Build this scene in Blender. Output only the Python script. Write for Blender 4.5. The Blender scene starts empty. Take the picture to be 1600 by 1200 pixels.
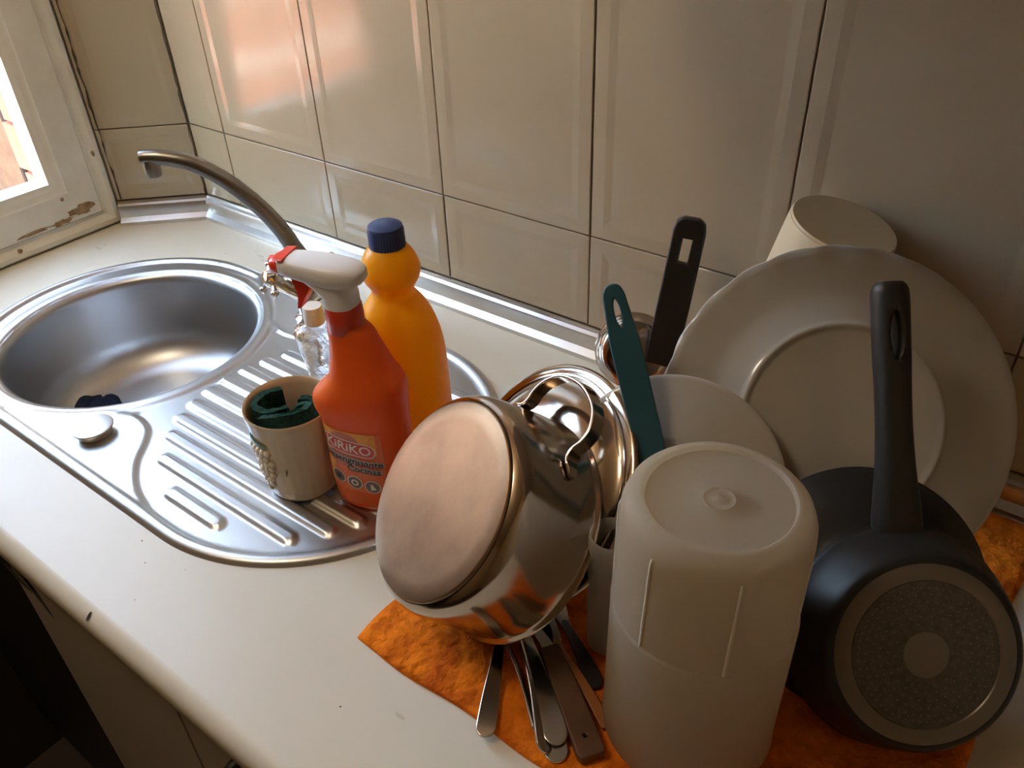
import bpy, bmesh, math, random
from mathutils import Vector, Matrix, geometry
from math import sin, cos, pi, radians, hypot, atan2, sqrt
random.seed(7)
SC = bpy.context.scene
COL = SC.collection

# ---------------------------------------------------------------- camera
CAM_R = [[0.8016854, 0.5969000, -0.0317944], [0.3283042, -0.4841413, -0.8110632], [-0.4995165, 0.6397793, -0.5840938]]
CAM_C = Vector((0.97643, -0.80494, 0.62620))
cd = bpy.data.cameras.new('camera'); cam = bpy.data.objects.new('camera', cd); COL.objects.link(cam)
cd.sensor_width = 36.0; cd.lens = 1291.888 / 1600 * 36; cd.clip_start = 0.02; cd.clip_end = 200
rx, ry, rz = [Vector(r) for r in CAM_R]
M = Matrix(((rx[0], -ry[0], -rz[0], CAM_C[0]), (rx[1], -ry[1], -rz[1], CAM_C[1]), (rx[2], -ry[2], -rz[2], CAM_C[2]), (0, 0, 0, 1)))
cam.matrix_world = M
SC.camera = cam

# ---------------------------------------------------------------- light
w = bpy.data.worlds.new('sky'); SC.world = w; w.use_nodes = True
nt = w.node_tree; bg = nt.nodes['Background']
sky = nt.nodes.new('ShaderNodeTexSky'); sky.sky_type = 'NISHITA'; sky.sun_disc = False
sky.sun_elevation = radians(42); sky.sun_rotation = radians(75); sky.air_density = 1.0; sky.dust_density = 1.5
hs_ = nt.nodes.new('ShaderNodeHueSaturation'); hs_.inputs['Saturation'].default_value = .9
tint = nt.nodes.new('ShaderNodeMix'); tint.data_type = 'RGBA'; tint.blend_type = 'MULTIPLY'; tint.inputs[0].default_value = 1.0; tint.inputs[7].default_value = (1.0, .935, .81, 1)
nt.links.new(sky.outputs[0], hs_.inputs['Color']); nt.links.new(hs_.outputs[0], tint.inputs[6])
nt.links.new(tint.outputs[2], bg.inputs[0]); bg.inputs[1].default_value = 2.1
sd = bpy.data.lights.new('sun', 'SUN'); sd.energy = 2.4; sd.angle = radians(0.6); sd.color = (1.0, 0.93, 0.82)
so = bpy.data.objects.new('sun', sd); COL.objects.link(so)
so.rotation_euler = Vector((-0.72, -0.30, -0.62)).to_track_quat('-Z', 'Y').to_euler()
so.location = (4, -2, 6)
SC.view_settings.view_transform = 'Standard'; SC.view_settings.look = 'None'
SC.view_settings.gamma = 1.0; SC.view_settings.use_curve_mapping = False
SC.view_settings.exposure = 1.48
# warm fill light, added out of frame (its fixture is built below)
ld = bpy.data.lights.new('fill_bulb', 'POINT'); ld.energy = 6.0; ld.color = (1.0, .86, .66); ld.shadow_soft_size = .16
lo = bpy.data.objects.new('fill_bulb', ld); COL.objects.link(lo); lo.location = (.12, -.95, 1.44)

# ---------------------------------------------------------------- materials
MATS = {}
def mat(name, col, rough=0.5, metal=0.0, noise=None, bump=None, trans=0.0, ior=1.45, sss=0.0, coat=0.0, spec=0.5, alpha=1.0, rnoise=None, sssr=(0.02, 0.01, 0.005)):
    """noise=(scale, other colour, amount); bump=(scale, strength, distance); rnoise=(scale, spread)"""
    if name in MATS: return MATS[name]
    m = bpy.data.materials.new(name); m.use_nodes = True; t = m.node_tree; b = t.nodes['Principled BSDF']
    c4 = (*col, 1); b.inputs['Base Color'].default_value = c4
    b.inputs['Roughness'].default_value = rough; b.inputs['Metallic'].default_value = metal
    b.inputs['Transmission Weight'].default_value = trans; b.inputs['IOR'].default_value = ior
    b.inputs['Coat Weight'].default_value = coat; b.inputs['Specular IOR Level'].default_value = spec
    b.inputs['Alpha'].default_value = alpha
    if sss: b.inputs['Subsurface Weight'].default_value = sss; b.inputs['Subsurface Radius'].default_value = sssr; b.inputs['Subsurface Scale'].default_value = 1.0
    tc = None
    if noise or bump or rnoise:
        tc = t.nodes.new('ShaderNodeTexCoord')
    if noise:
        n = t.nodes.new('ShaderNodeTexNoise'); n.inputs['Scale'].default_value = noise[0]; n.inputs['Detail'].default_value = 5; n.inputs['Roughness'].default_value = .6
        t.links.new(tc.outputs['Object'], n.inputs['Vector'])
        r = t.nodes.new('ShaderNodeValToRGB'); r.color_ramp.elements[0].position = .38; r.color_ramp.elements[1].position = .66
        a = noise[2]; o = noise[1]
        r.color_ramp.elements[0].color = c4; r.color_ramp.elements[1].color = tuple(col[i] * (1 - a) + o[i] * a for i in range(3)) + (1,)
        t.links.new(n.outputs['Fac'], r.inputs['Fac']); t.links.new(r.outputs['Color'], b.inputs['Base Color'])
    if rnoise:
        n = t.nodes.new('ShaderNodeTexNoise'); n.inputs['Scale'].default_value = rnoise[0]; n.inputs['Detail'].default_value = 4
        t.links.new(tc.outputs['Object'], n.inputs['Vector'])
        r = t.nodes.new('ShaderNodeMapRange'); r.inputs['From Min'].default_value = .3; r.inputs['From Max'].default_value = .7
        r.inputs['To Min'].default_value = max(0.02, rough - rnoise[1]); r.inputs['To Max'].default_value = rough + rnoise[1]
        t.links.new(n.outputs['Fac'], r.inputs['Value']); t.links.new(r.outputs[0], b.inputs['Roughness'])
    if bump:
        n = t.nodes.new('ShaderNodeTexNoise'); n.inputs['Scale'].default_value = bump[0]; n.inputs['Detail'].default_value = 4
        t.links.new(tc.outputs['Object'], n.inputs['Vector'])
        p = t.nodes.new('ShaderNodeBump'); p.inputs['Strength'].default_value = bump[1]; p.inputs['Distance'].default_value = bump[2]
        t.links.new(n.outputs['Fac'], p.inputs['Height']); t.links.new(p.outputs['Normal'], b.inputs['Normal'])
    MATS[name] = m; return m
def translucent(m, col, fac):
    """lets light through a thin plastic wall"""
    t = m.node_tree; b = t.nodes['Principled BSDF']; o = t.nodes['Material Output']
    tr = t.nodes.new('ShaderNodeBsdfTranslucent'); tr.inputs['Color'].default_value = (*col, 1)
    mx = t.nodes.new('ShaderNodeMixShader'); mx.inputs[0].default_value = fac
    t.links.new(b.outputs[0], mx.inputs[1]); t.links.new(tr.outputs[0], mx.inputs[2]); t.links.new(mx.outputs[0], o.inputs['Surface'])

m_tile = mat('glazed_tile', (.385, .310, .205), .12, noise=(5, (.34, .27, .175), .55), bump=(14, .12, .004), spec=.4)
m_grout = mat('grout', (.27, .195, .12), .9, noise=(30, (.42, .33, .21), .8))
m_lam = mat('cream_laminate', (.71, .655, .535), .32, noise=(7, (.65, .59, .465), .5), spec=.45)
m_plaster = mat('plaster', (.46, .34, .20), .9)
m_ceil = mat('ceiling_paint', (.55, .44, .29), .9)
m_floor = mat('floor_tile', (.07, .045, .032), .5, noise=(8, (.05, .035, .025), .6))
m_wood = mat('white_gloss_paint', (.76, .74, .66), .32, noise=(10, (.58, .54, .44), .5), bump=(30, .1, .003))
m_bare = mat('bare_wood', (.21, .12, .06), .9, noise=(60, (.42, .30, .18), .9))
m_crack = mat('dark_crack', (.05, .038, .025), .95)
m_cab = mat('cabinet_laminate', (.46, .42, .35), .45)
m_steel = mat('brushed_steel', (.52, .52, .515), .36, 1.0)
m_bowl = mat('basin_steel', (.50, .50, .505), .37, 1.0)
m_alu = mat('aluminium', (.70, .69, .66), .30, 1.0, noise=(20, (.58, .56, .52), .6))
m_chrome = mat('chrome', (.75, .75, .74), .09, 1.0)
m_spout = mat('dull_chrome', (.30, .29, .27), .32, 1.0, noise=(40, (.24, .22, .19), .7))
m_pot = mat('polished_steel', (.45, .38, .31), .15, 1.0)
m_potbase = mat('copper_toned_steel', (.33, .21, .125), .46, 1.0, noise=(14, (.22, .135, .08), .8), bump=(45, .12, .001))
m_black = mat('black_nonstick', (.018, .016, .014), .40, spec=.32, bump=(300, .15, .0004))
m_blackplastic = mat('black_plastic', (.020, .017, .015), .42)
m_panbase = mat('pan_base_grey', (.105, .088, .072), .45, .3, noise=(160, (.06, .05, .042), .8), bump=(220, .35, .0006))
m_panring = mat('pan_base_metal', (.17, .145, .12), .38, .6)
m_white = mat('white_porcelain', (.44, .405, .345), .10, spec=.55)
m_teal = mat('teal_plastic', (.020, .085, .112), .38)
m_orange = mat('orange_plastic', (.85, .17, .025), .34, sss=.25, sssr=(.02, .006, .002))
m_redor = mat('red_orange_plastic', (.62, .055, .02), .3)
m_redtrig = mat('red_trigger', (.80, .05, .02), .3)
m_sprayw = mat('white_plastic', (.80, .80, .83), .28)
m_yellow = mat('yellow_plastic', (.95, .50, .004), .34, sss=.3, sssr=(.02, .008, .001))
m_cap = mat('navy_cap', (.022, .045, .14), .42, bump=(60, .1, .001))
m_felt = mat('orange_felt', (.82, .21, .012), 1.0, noise=(30, (.46, .08, .008), .85), bump=(65, .8, .010), spec=.1)
m_cream = mat('cream_plastic', (.56, .45, .28), .45)
m_mug = mat('cream_ceramic', (.66, .57, .43), .20, noise=(18, (.55, .44, .30), .7))
m_leafgreen = mat('leaf_green_glaze', (.07, .13, .04), .3)
m_darkglaze = mat('dark_blue_glaze', (.03, .04, .07), .3)
m_redglaze = mat('red_glaze', (.5, .06, .04), .3)
m_scour = mat('green_scourer', (.022, .07, .055), .95, noise=(220, (.01, .03, .025), .8), bump=(260, 1.0, .003), spec=.1)
m_cloth = mat('dark_blue_cloth', (.018, .026, .05), .95, noise=(90, (.01, .014, .026), .6), bump=(150, .5, .002), spec=.1)
m_frost = mat('frosted_plastic', (.62, .56, .46), .42, trans=.45, ior=1.22, bump=(25, .05, .002))
m_seam = mat('pale_plastic_seam', (.62, .56, .45), .4)
m_frost2 = mat('frosted_plastic_thin', (.90, .90, .88), .35, trans=.88, ior=1.2)
translucent(m_frost, (.83, .74, .60), .54); translucent(m_frost2, (.80, .76, .68), .35); translucent(m_yellow, (.95, .48, .0), .42); translucent(m_orange, (.90, .16, .02), .30)
m_clear = mat('clear_plastic', (.95, .95, .95), .05, trans=1.0, ior=1.38, bump=(70, .8, .004))
m_glass = mat('window_glass', (1, 1, 1), .0, trans=1.0, ior=1.01, spec=.5)
m_cutlery = mat('cutlery_steel', (.55, .54, .52), .2, 1.0)
m_woodh = mat('brown_wood', (.13, .065, .035), .5, noise=(50, (.08, .04, .02), .7))
m_amber = mat('amber_handle', (.33, .12, .03), .45)
m_bluegrey = mat('blue_grey_plastic', (.06, .09, .12), .3)
m_ink = mat('black_ink', (.012, .01, .01), .4)
m_inkred = mat('red_ink', (.62, .05, .04), .4)
m_inkwhite = mat('white_ink', (.80, .74, .70), .4)
m_labely = mat('label_yellow', (.85, .40, .05), .35)
m_labelp = mat('label_pink', (.55, .16, .10), .35)
m_inkgrey = mat('grey_ink', (.16, .12, .10), .4)
m_facade = mat('cream_facade', (.17, .125, .075), .9, noise=(6, (.09, .065, .045), .7))
m_redwall = mat('terracotta_wall', (.42, .19, .13), .9, noise=(2, (.38, .10, .055), .7))
m_roof = mat('terracotta_paving', (.45, .16, .09), .9, noise=(3, (.36, .12, .07), .6))
m_extwhite = mat('white_render', (.75, .70, .64), .9)
m_cable = mat('dark_cable', (.03, .03, .03), .6)

# ---------------------------------------------------------------- mesh helpers
class MB:
    def __init__(s): s.v = []; s.f = []; s.m = []
    def add(s, vs, fs, mi=0, X=None):
        o = len(s.v)
        s.v += [tuple(X @ Vector(p)) if X is not None else tuple(p) for p in vs]
        s.f += [tuple(o + i for i in f) for f in fs]; s.m += [mi] * len(fs); return s
    def box(s, a, b, mi=0, X=None):
        x0, y0, z0 = a; x1, y1, z1 = b
        vs = [(x0, y0, z0), (x1, y0, z0), (x1, y1, z0), (x0, y1, z0), (x0, y0, z1), (x1, y0, z1), (x1, y1, z1), (x0, y1, z1)]
        return s.add(vs, [(0, 3, 2, 1), (4, 5, 6, 7), (0, 1, 5, 4), (1, 2, 6, 5), (2, 3, 7, 6), (3, 0, 4, 7)], mi, X)
    def prism(s, poly, z0, z1, mi=0, X=None):
        n = len(poly); vs = [(x, y, z0) for x, y in poly] + [(x, y, z1) for x, y in poly]
        fs = [tuple(range(n))[::-1], tuple(range(n, 2 * n))] + [(i, (i + 1) % n, n + (i + 1) % n, n + i) for i in range(n)]
        return s.add(vs, fs, mi, X)
    def loft(s, rings, closed=True, cap0=False, cap1=False, mi=0, X=None):
        n = len(rings[0]); vs = [p for r in rings for p in r]; fs = []
        for k in range(len(rings) - 1):
            for i in range(n if closed else n - 1):
                j = (i + 1) % n; fs.append((k * n + i, k * n + j, (k + 1) * n + j, (k + 1) * n + i))
        if cap0: fs.append(tuple(range(n))[::-1])
        if cap1: fs.append(tuple(range((len(rings) - 1) * n, len(rings) * n)))
        return s.add(vs, fs, mi, X)
    def lathe(s, prof, n=64, mi=0, X=None, rmod=None):
        rings = []
        for k, (r, z) in enumerate(prof):
            ring = []
            for i in range(n):
                a = 2 * pi * i / n; rr = max(r, 1e-5)
                if rmod: rr, zz = rmod(a, rr, z, k)
                else: zz = z
                ring.append((rr * cos(a), rr * sin(a), zz))
            rings.append(ring)
        return s.loft(rings, cap0=prof[0][0] < 2e-5, cap1=prof[-1][0] < 2e-5, mi=mi, X=X)
    def tube(s, pts, rad, n=12, mi=0, X=None, caps=True, flat=None, up=None):
        pts = [Vector(p) for p in pts]; rings = []; prev = Vector(up) if up else None
        for k, p in enumerate(pts):
            t = (pts[min(k + 1, len(pts) - 1)] - pts[max(k - 1, 0)]).normalized()
            if prev is None:
                prev = Vector((0, 0, 1)) if abs(t.z) < .9 else Vector((1, 0, 0))
            a = (prev - t * prev.dot(t)).normalized(); b = t.cross(a); prev = a
            r = rad[k] if isinstance(rad, (list, tuple)) else rad
            rb = r * flat if flat else r
            rings.append([tuple(p + a * (r * cos(2 * pi * i / n)) + b * (rb * sin(2 * pi * i / n))) for i in range(n)])
        return s.loft(rings, cap0=caps, cap1=caps, mi=mi, X=X)
    def build(s, name, m, parent=None, smooth=True, angle=35):
        me = bpy.data.meshes.new(name); me.from_pydata(s.v, [], s.f)
        ms = m if isinstance(m, (list, tuple)) else [m]
        for q in ms: me.materials.append(q)
        if len(ms) > 1: me.polygons.foreach_set('material_index', s.m)
        bm = bmesh.new(); bm.from_mesh(me); bmesh.ops.recalc_face_normals(bm, faces=bm.faces)
        bm.to_mesh(me); bm.free()
        if smooth: me.shade_smooth(); me.set_sharp_from_angle(angle=radians(angle))
        return link(name, me, parent)
def link(name, me, parent=None):
    o = bpy.data.objects.new(name, me); COL.objects.link(o)
    if parent is not None:
        o.parent = parent; o.matrix_parent_inverse = Matrix.Identity(4)
        P = parent.matrix_basis
        if parent.parent is not None: P = parent.parent.matrix_basis @ P
        o.matrix_basis = P.inverted()          # children are modelled in world coordinates unless re-based
    return o
def tag(o, label=None, cat=None, group=None, kind=None):
    if label: o['label'] = label
    if cat: o['category'] = cat
    if group: o['group'] = group
    if kind: o['kind'] = kind
    return o
def empty(name, loc, label, cat, group=None, X=None):
    o = bpy.data.objects.new(name, None); COL.objects.link(o); o.empty_display_size = .02
    o.matrix_basis = X if X is not None else Matrix.Translation(loc)
    return tag(o, label, cat, group)
def frame(origin, xa, ya, za):
    xa, ya, za = Vector(xa), Vector(ya), Vector(za)
    return Matrix(((xa[0], ya[0], za[0], origin[0]), (xa[1], ya[1], za[1], origin[1]), (xa[2], ya[2], za[2], origin[2]), (0, 0, 0, 1)))
def axis_frame(c, a):
    """z along a, y is the steepest up direction in the disc plane"""
    a = Vector(a).normalized(); u = a.cross(Vector((0, 0, 1))).normalized(); v = u.cross(a)
    return frame(c, u, v, a)
def curve_mesh(loops, ext, bev, res=2):
    cu = bpy.data.curves.new('c', 'CURVE'); cu.dimensions = '2D'; cu.fill_mode = 'BOTH'; cu.extrude = ext; cu.bevel_depth = bev; cu.bevel_resolution = res
    for lp in loops:
        sp = cu.splines.new('POLY'); sp.points.add(len(lp) - 1); sp.use_cyclic_u = True
        for p, q in zip(sp.points, lp): p.co = (q[0], q[1], 0, 1)
    return _conv(cu)
def text_mesh(s, size, ext=0.0, bold=0.0):
    cu = bpy.data.curves.new('t', 'FONT'); cu.body = s; cu.size = size; cu.extrude = ext; cu.offset = bold; cu.align_x = 'CENTER'; cu.align_y = 'CENTER'; cu.resolution_u = 3
    return _conv(cu)
def _conv(cu):
    o = bpy.data.objects.new('tmp', cu); COL.objects.link(o)
    dg = bpy.context.evaluated_depsgraph_get(); dg.update()
    me = o.evaluated_get(dg).to_mesh(); vs = [tuple(v.co) for v in me.vertices]; fs = [tuple(p.vertices) for p in me.polygons]
    o.evaluated_get(dg).to_mesh_clear(); bpy.data.objects.remove(o); bpy.data.curves.remove(cu)
    return vs, fs
def smooth(pts, n=6, closed=False):
    out = []; N = len(pts); pts = [Vector(p) for p in pts]
    for i in range(N if closed else N - 1):
        g = (lambda k: pts[k % N]) if closed else (lambda k: pts[min(max(k, 0), N - 1)])
        p0, p1, p2, p3 = g(i - 1), g(i), g(i + 1), g(i + 2)
        for k in range(n):
            t = k / n
            out.append(.5 * ((2 * p1) + (p2 - p0) * t + (2 * p0 - 5 * p1 + 4 * p2 - p3) * t * t + (3 * p1 - p0 - 3 * p2 + p3) * t ** 3))
    if not closed: out.append(pts[-1])
    return out
def smooth2(pts, n=6, closed=False): return [(p[0], p[1]) for p in smooth([(x, y, 0) for x, y in pts], n, closed)]
def sstep(a, b, x):
    t = min(max((x - a) / (b - a), 0), 1); return t * t * (3 - 2 * t)

# ================================================================ ROOM SHELL
ZC, ZF = 1.65, -0.88
XW = -.342; XG = -.47         # inner face of window wall, plane of the window frame
wb = MB().box((XW - .5, .006, ZF), (2.0, .2, ZC)).build('wall_back', m_grout, smooth=False); tag(wb, kind='structure')
def tile_mesh(wd, ht):
    b = MB(); e, bd, st = .0012, .017, .010
    rings = []
    for ins, z in ((0, -.006), (0, -.0006), (e * .5, -.0001), (e, .0), (bd, .0003), (bd + st, -.0004)):
        rings.append([(ins, ins, z), (wd - ins, ins, z), (wd - ins, ht - ins, z), (ins, ht - ins, z)])
    b.loft(rings, cap1=True)
    me = bpy.data.meshes.new('tile'); me.from_pydata(b.v, [], b.f); me.materials.append(m_tile); me.update()
    return me
TM = {}
def tile(parent, X, wd, ht):
    k = (round(wd, 4), round(ht, 4))
    if k not in TM: TM[k] = tile_mesh(*k)
    o = link('tile', TM[k], parent)
    o.matrix_basis = (parent.matrix_basis.inverted() @ X)
G = .0022
rows = [(.0415, .171), (.171, .531), (.531, .891), (.891, 1.251), (1.251, 1.611)]
cols = [(-.3425, -.2465)] + [(-.2465 + .2465 * 0, 0)] + [(i * .24, (i + 1) * .24) for i in range(0, 7)] + [(1.68, 1.895)]
for r0, r1 in rows:
    for c0, c1 in cols:
        dz = random.uniform(-.0006, .0006)
        X = frame((c0 + G / 2, -dz, r0 + G / 2), (1, 0, 0), (0, 0, 1), (0, -1, 0))
        tile(wb, X, c1 - c0 - G, r1 - r0 - G)
# splayed reveal between the long wall and the window frame
ca, cb = Vector((XW, 0, 0)), Vector((-.458, -.11, 0)); cdv = (cb - ca).normalized(); cn = Vector((-cdv.y, cdv.x, 0))
if cn.dot(Vector((1, -1, 0))) < 0: cn = -cn
cl = (cb - ca).length
o_ = [ca - cn * .006, cb - cn * .006, cb - cn * .10 + cdv * .04, ca - cn * .16]
wc = MB().prism([(p.x, p.y) for p in o_], ZF, ZC).build('wall_corner', m_grout, smooth=False); tag(wc, kind='structure')
for r0, r1 in rows:
    X = frame(Vector((cb.x, cb.y, r0 + G / 2)), -cdv, (0, 0, 1), cn)
    tile(wc, X, cl - .003, r1 - r0 - G)
def crack(parent, base, nrm, along, seed, wmax=.004, h0=.04, h1=.7, name='crack'):
    rr = random.Random(seed); b = MB(); L = []; Rr = []; z = h0
    while z < h1:
        a = rr.uniform(.0007, wmax); s = rr.uniform(-.0012, .0012)
        L.append(tuple(base + along * (s - a / 2) + nrm * .0016 + Vector((0, 0, z)))); Rr.append(tuple(base + along * (s + a / 2) + nrm * .0016 + Vector((0, 0, z))))
        z += rr.uniform(.006, .022)
    b.loft([L, Rr], closed=False)
    b.build(name, m_crack, parent, smooth=False)
crack(wc, ca + Vector((.004, -.006, 0)), (cn + Vector((0, -1, 0))).normalized(), (Vector((1, 0, 0)) - cdv).normalized(), 3, .0032)
# window wall: below, above and beyond the opening
YW0, YW1, ZT = -.11, -.70, 1.50
b = MB()
b.box((XG - .12, YW1 - .2, ZF), (XW, 0, -.045))
b.box((XG - .12, -2.9, ZT), (XW, 0, ZC))
b.box((XG - .12, -2.9, ZF), (XW, YW1 - .12, ZT))
b.prism([(XG - .01, YW1), (XW, YW1 - .12), (XG - .12, YW1 - .2), (XG - .12, YW1)], -.05, ZT)
b.box((XG - .12, -.07, -.1), (XG - .02, .2, ZT + .05))
wl = b.build('wall_left', m_plaster, smooth=False); tag(wl, kind='structure')
tag(MB().box((1.9, -2.9, ZF), (2.0, .2, ZC)).build('wall_right', m_plaster, smooth=False), kind='structure')
tag(MB().box((XG - .1, -3.0, ZF), (2.8, -2.9, ZC)).build('wall_front', m_plaster, smooth=False), kind='structure')
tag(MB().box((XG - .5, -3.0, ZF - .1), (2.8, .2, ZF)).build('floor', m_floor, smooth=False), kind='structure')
tag(MB().box((XG - .15, -3.0, ZC), (2.8, .2, ZC + .2)).build('ceiling', m_ceil, smooth=False), kind='structure')

tag(MB().box((XW, -2.9, ZF), (XW + .008, -.605, -.040)).build('shade_panel_left', mat('painted_shade', (.035, .028, .022), .5), smooth=False), kind='structure')  # lower wall coloured near-black in place of the shade there
# ---- fill lamp added to brighten the worktop (out of frame)
lamp = empty('added_fill_lamp', (.12, -.95, ZC), 'added round fill lamp, unseen, above the sink side of the kitchen', 'lamp')
MB().lathe([(1e-5, ZC), (.17, ZC), (.17, ZC - .03), (.15, ZC - .04), (1e-5, ZC - .04)], 40, X=Matrix.Translation((.12, -.95, 0))).build('fill_lamp_plate', m_wood, lamp)
# cupboard added to shade the drying dishes (above the frame)
wcup = empty('added_shade_cupboard', (.50, -.16, .60), 'added grey cupboard, unseen, shading the drying dishes', 'cabinet')
MB().box((.50, -.33, .60), (1.70, -.004, 1.30)).build('body', m_cab, wcup, smooth=False)
for x in (.50, .90, 1.30): MB().box((x + .002, -.350, .602), (x + .398, -.332, 1.298)).build('door', m_cab, wcup, smooth=False)

# ---- window
win = bpy.data.objects.new('window_1', None); COL.objects.link(win); win.location = (XG, -.6, 0); tag(win, kind='structure')
def wpart(name, f, m=m_wood, angle=35): return f.build(name, m, win, angle=angle)
def bead(y0, z0, y1, z1, prof, mi=0):
    """moulding run between two corners in the window plane; prof is (offset inward, X)"""
    pass
def rect_ring(y0, y1, z0, z1, prof):
    """moulding loop round a rectangle, prof = list of (inset, x)"""
    rings = []
    for ins, x in prof:
        rings.append([(x, y0 - ins, z0 + ins), (x, y0 - ins, z1 - ins), (x, y1 + ins, z1 - ins), (x, y1 + ins, z0 + ins)])
    return MB().loft(rings)
wpart('outer_frame', rect_ring(YW0, YW1, .002, ZT, [(-.03, XG - .07), (-.03, XG - .002), (0, XG - .002), (.0, XG + .006), (.004, XG + .011), (.012, XG + .012), (.018, XG + .006), (.021, XG - .001), (.026, XG - .002), (.026, XG - .07)]))
ZR0, YS0 = .030, -.137
def sash(ya, yb):
    # stile + rails: broad flat face, small ogee, deep rebate to the pane
    o = wpart('sash', rect_ring(ya, yb, ZR0, ZT - .03, [(0, XG - .05), (0, XG + .001), (.002, XG + .003), (.050, XG + .003), (.054, XG + .000), (.060, XG - .001), (.064, XG - .004), (.072, XG - .006), (.073, XG - .034), (.073, XG - .05)]))
    MB().box((XG - .040, yb + .066, ZR0 + .066), (XG - .036, ya - .066, ZT - .096)).build('pane', m_glass, o, smooth=False)
sash(YS0, YW1 + .028)
bb = MB()
rr = random.Random(5)
def blot(b, y, z, ry, rz, x, n=18):
    pts = []
    for i in range(n):
        a = 2 * pi * i / n; k = rr.uniform(.6, 1.15); pts.append((y + ry * k * cos(a), z + rz * k * sin(a)))
    b.add([(x, p, q) for p, q in pts] + [(x, y, z)], [(i, (i + 1) % n, n) for i in range(n)])
blot(bb, -.172, .046, .026, .010, XG + .0038); blot(bb, -.215, .037, .022, .005, XG + .0038); blot(bb, -.27, .037, .035, .0035, XG + .0038)
blot(bb, -.30, .020, .005, .005, XG + .0125); blot(bb, -.1265, .135, .003, .006, XG + .0128); blot(bb, -.20, .0745, .004, .004, XG + .0038)
wpart('bare_wood_patch', bb, m_bare)
crack(wc, Vector((-.452, -.1055, 0)), cn, cdv, 11, .0045, .045, .6, 'frame_gap')

# ---- aluminium upstand
def upstand(p0, p1, nrm, name):
    prof = [(0, .0), (.0205, .0), (.0210, .003), (.0205, .0065), (.0150, .0105), (.0115, .0130), (.0105, .0300), (.0090, .0335), (.0045, .0365), (.0030, .0405), (0, .0410)]
    rings = []
    for p in (p0, p1):
        rings.append([(p.x + nrm[i].x * d, p.y + nrm[i].y * d, z) for i, p_ in ((0 if p is p0 else 1, 0),) for d, z in prof])
    b = MB().loft(rings, cap0=True, cap1=True); return b
mit = (cn + Vector((0, -1, 0))); mit = mit / mit.dot(Vector((0, -1, 0)))
t1 = upstand(Vector((XW, 0, 0)), Vector((1.895, 0, 0)), [mit, Vector((0, -1, 0))], 'trim_1').build('trim_1', m_alu, angle=25); tag(t1, kind='structure')
t2 = upstand(cb, ca, [cn, mit / mit.dot(cn)], 'trim_2').build('trim_2', m_alu, angle=25); tag(t2, kind='structure')

# ================================================================ WORKTOP
SK_A, SK_B, SK_Y, SK_R = -.108, .301, -.325, .224       # sink outline: two half circles joined
BX, BY, BR = -.093, -.327, .183                          # bowl
def stadium(r, n=64, flat=40):
    pts = []
    for i in range(n + 1): a = -pi / 2 + pi * i / n; pts.append((SK_B + r * cos(a), SK_Y + r * sin(a)))
    for i in range(1, flat): t = i / flat; pts.append((SK_B + (SK_A - SK_B) * t, SK_Y + r))
    for i in range(n + 1): a = pi / 2 + pi * i / n; pts.append((SK_A + r * cos(a), SK_Y + r * sin(a)))
    for i in range(1, flat): t = i / flat; pts.append((SK_A + (SK_B - SK_A) * t, SK_Y - r))
    return pts
def cdt(outer, inner, extra, zf):
    vs = [Vector(p) for p in outer] ; n0 = len(vs); edges = [(i, (i + 1) % n0) for i in range(n0)]
    for lp in inner:
        k = len(vs); vs += [Vector(p) for p in lp]; edges += [(k + i, k + (i + 1) % len(lp)) for i in range(len(lp))]
    vs += [Vector(p) for p in extra]
    ov, oe, of, _, _, _ = geometry.delaunay_2d_cdt(vs, edges, [], 0, 1e-5)
    ok = []
    def inside(p, lp):
        c = False; n = len(lp); x, y = p
        for i in range(n):
            x1, y1 = lp[i]; x2, y2 = lp[i - 1]
            if (y1 > y) != (y2 > y) and x < (x2 - x1) * (y - y1) / (y2 - y1) + x1: c = not c
        return c
    for f in of:
        cx = sum(ov[i].x for i in f) / len(f); cy = sum(ov[i].y for i in f) / len(f)
        if hypot(cx - BX, cy - BY) < BR - .002 and inner and len(inner[0]) > 10 and inner is not None and inner_is_circle[0]: continue
        if not inner_is_circle[0] and any(inside((cx, cy), lp) for lp in inner): continue
        if not inside((cx, cy), outer): continue
        ok.append(tuple(f))
    return [(v.x, v.y, zf(v.x, v.y)) for v in ov], ok
inner_is_circle = [False]
hole = stadium(SK_R - .012, 24, 8)
wt = MB()
outl = [(-.465, -.105), (-.342, 0.004), (1.895, .004), (1.895, -.638), (XW + .002, -.638), (XW + .002, -.80), (-.458, -.705)]
vs, fs = cdt(outl, [hole], [], lambda x, y: 0.0)
wt.add(vs, fs)
# front: rolled edge, sides of the cutout
pr_ = [(-.638, 0)] + [(-.638 - .016 * sin(radians(a)), -.016 + .016 * cos(radians(a))) for a in range(10, 91, 10)] + [(-.654, -.026), (-.650, -.034), (-.640, -.038), (-.60, -.038)]
wt.loft([[(XW + .002, y, z) for y, z in pr_], [(1.895, y, z) for y, z in pr_]], closed=False)
wt.loft([[(x, y, 0) for x, y in hole], [(x, y, -.038) for x, y in hole]])
worktop = wt.build('worktop', m_lam, angle=40); tag(worktop, 'cream laminate worktop with a rolled front edge running along the tiled wall', 'worktop')
def flake(b, x, y, rx_, ry_, z=.0004, n=12):
    pts = [(x + rx_ * rr.uniform(.6, 1.1) * cos(2 * pi * i / n), y + ry_ * rr.uniform(.6, 1.1) * sin(2 * pi * i / n), z) for i in range(n)]
    b.add(pts + [(x, y, z)], [(i, (i + 1) % n, n) for i in range(n)])
b = MB()
yy = -.638 - .016 * sin(radians(38)); zz = -.016 + .016 * cos(radians(38))
n = 12; nv = Vector((0, -sin(radians(38)), cos(radians(38)))); tv = Vector((0, -cos(radians(38)), -sin(radians(38))))
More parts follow.
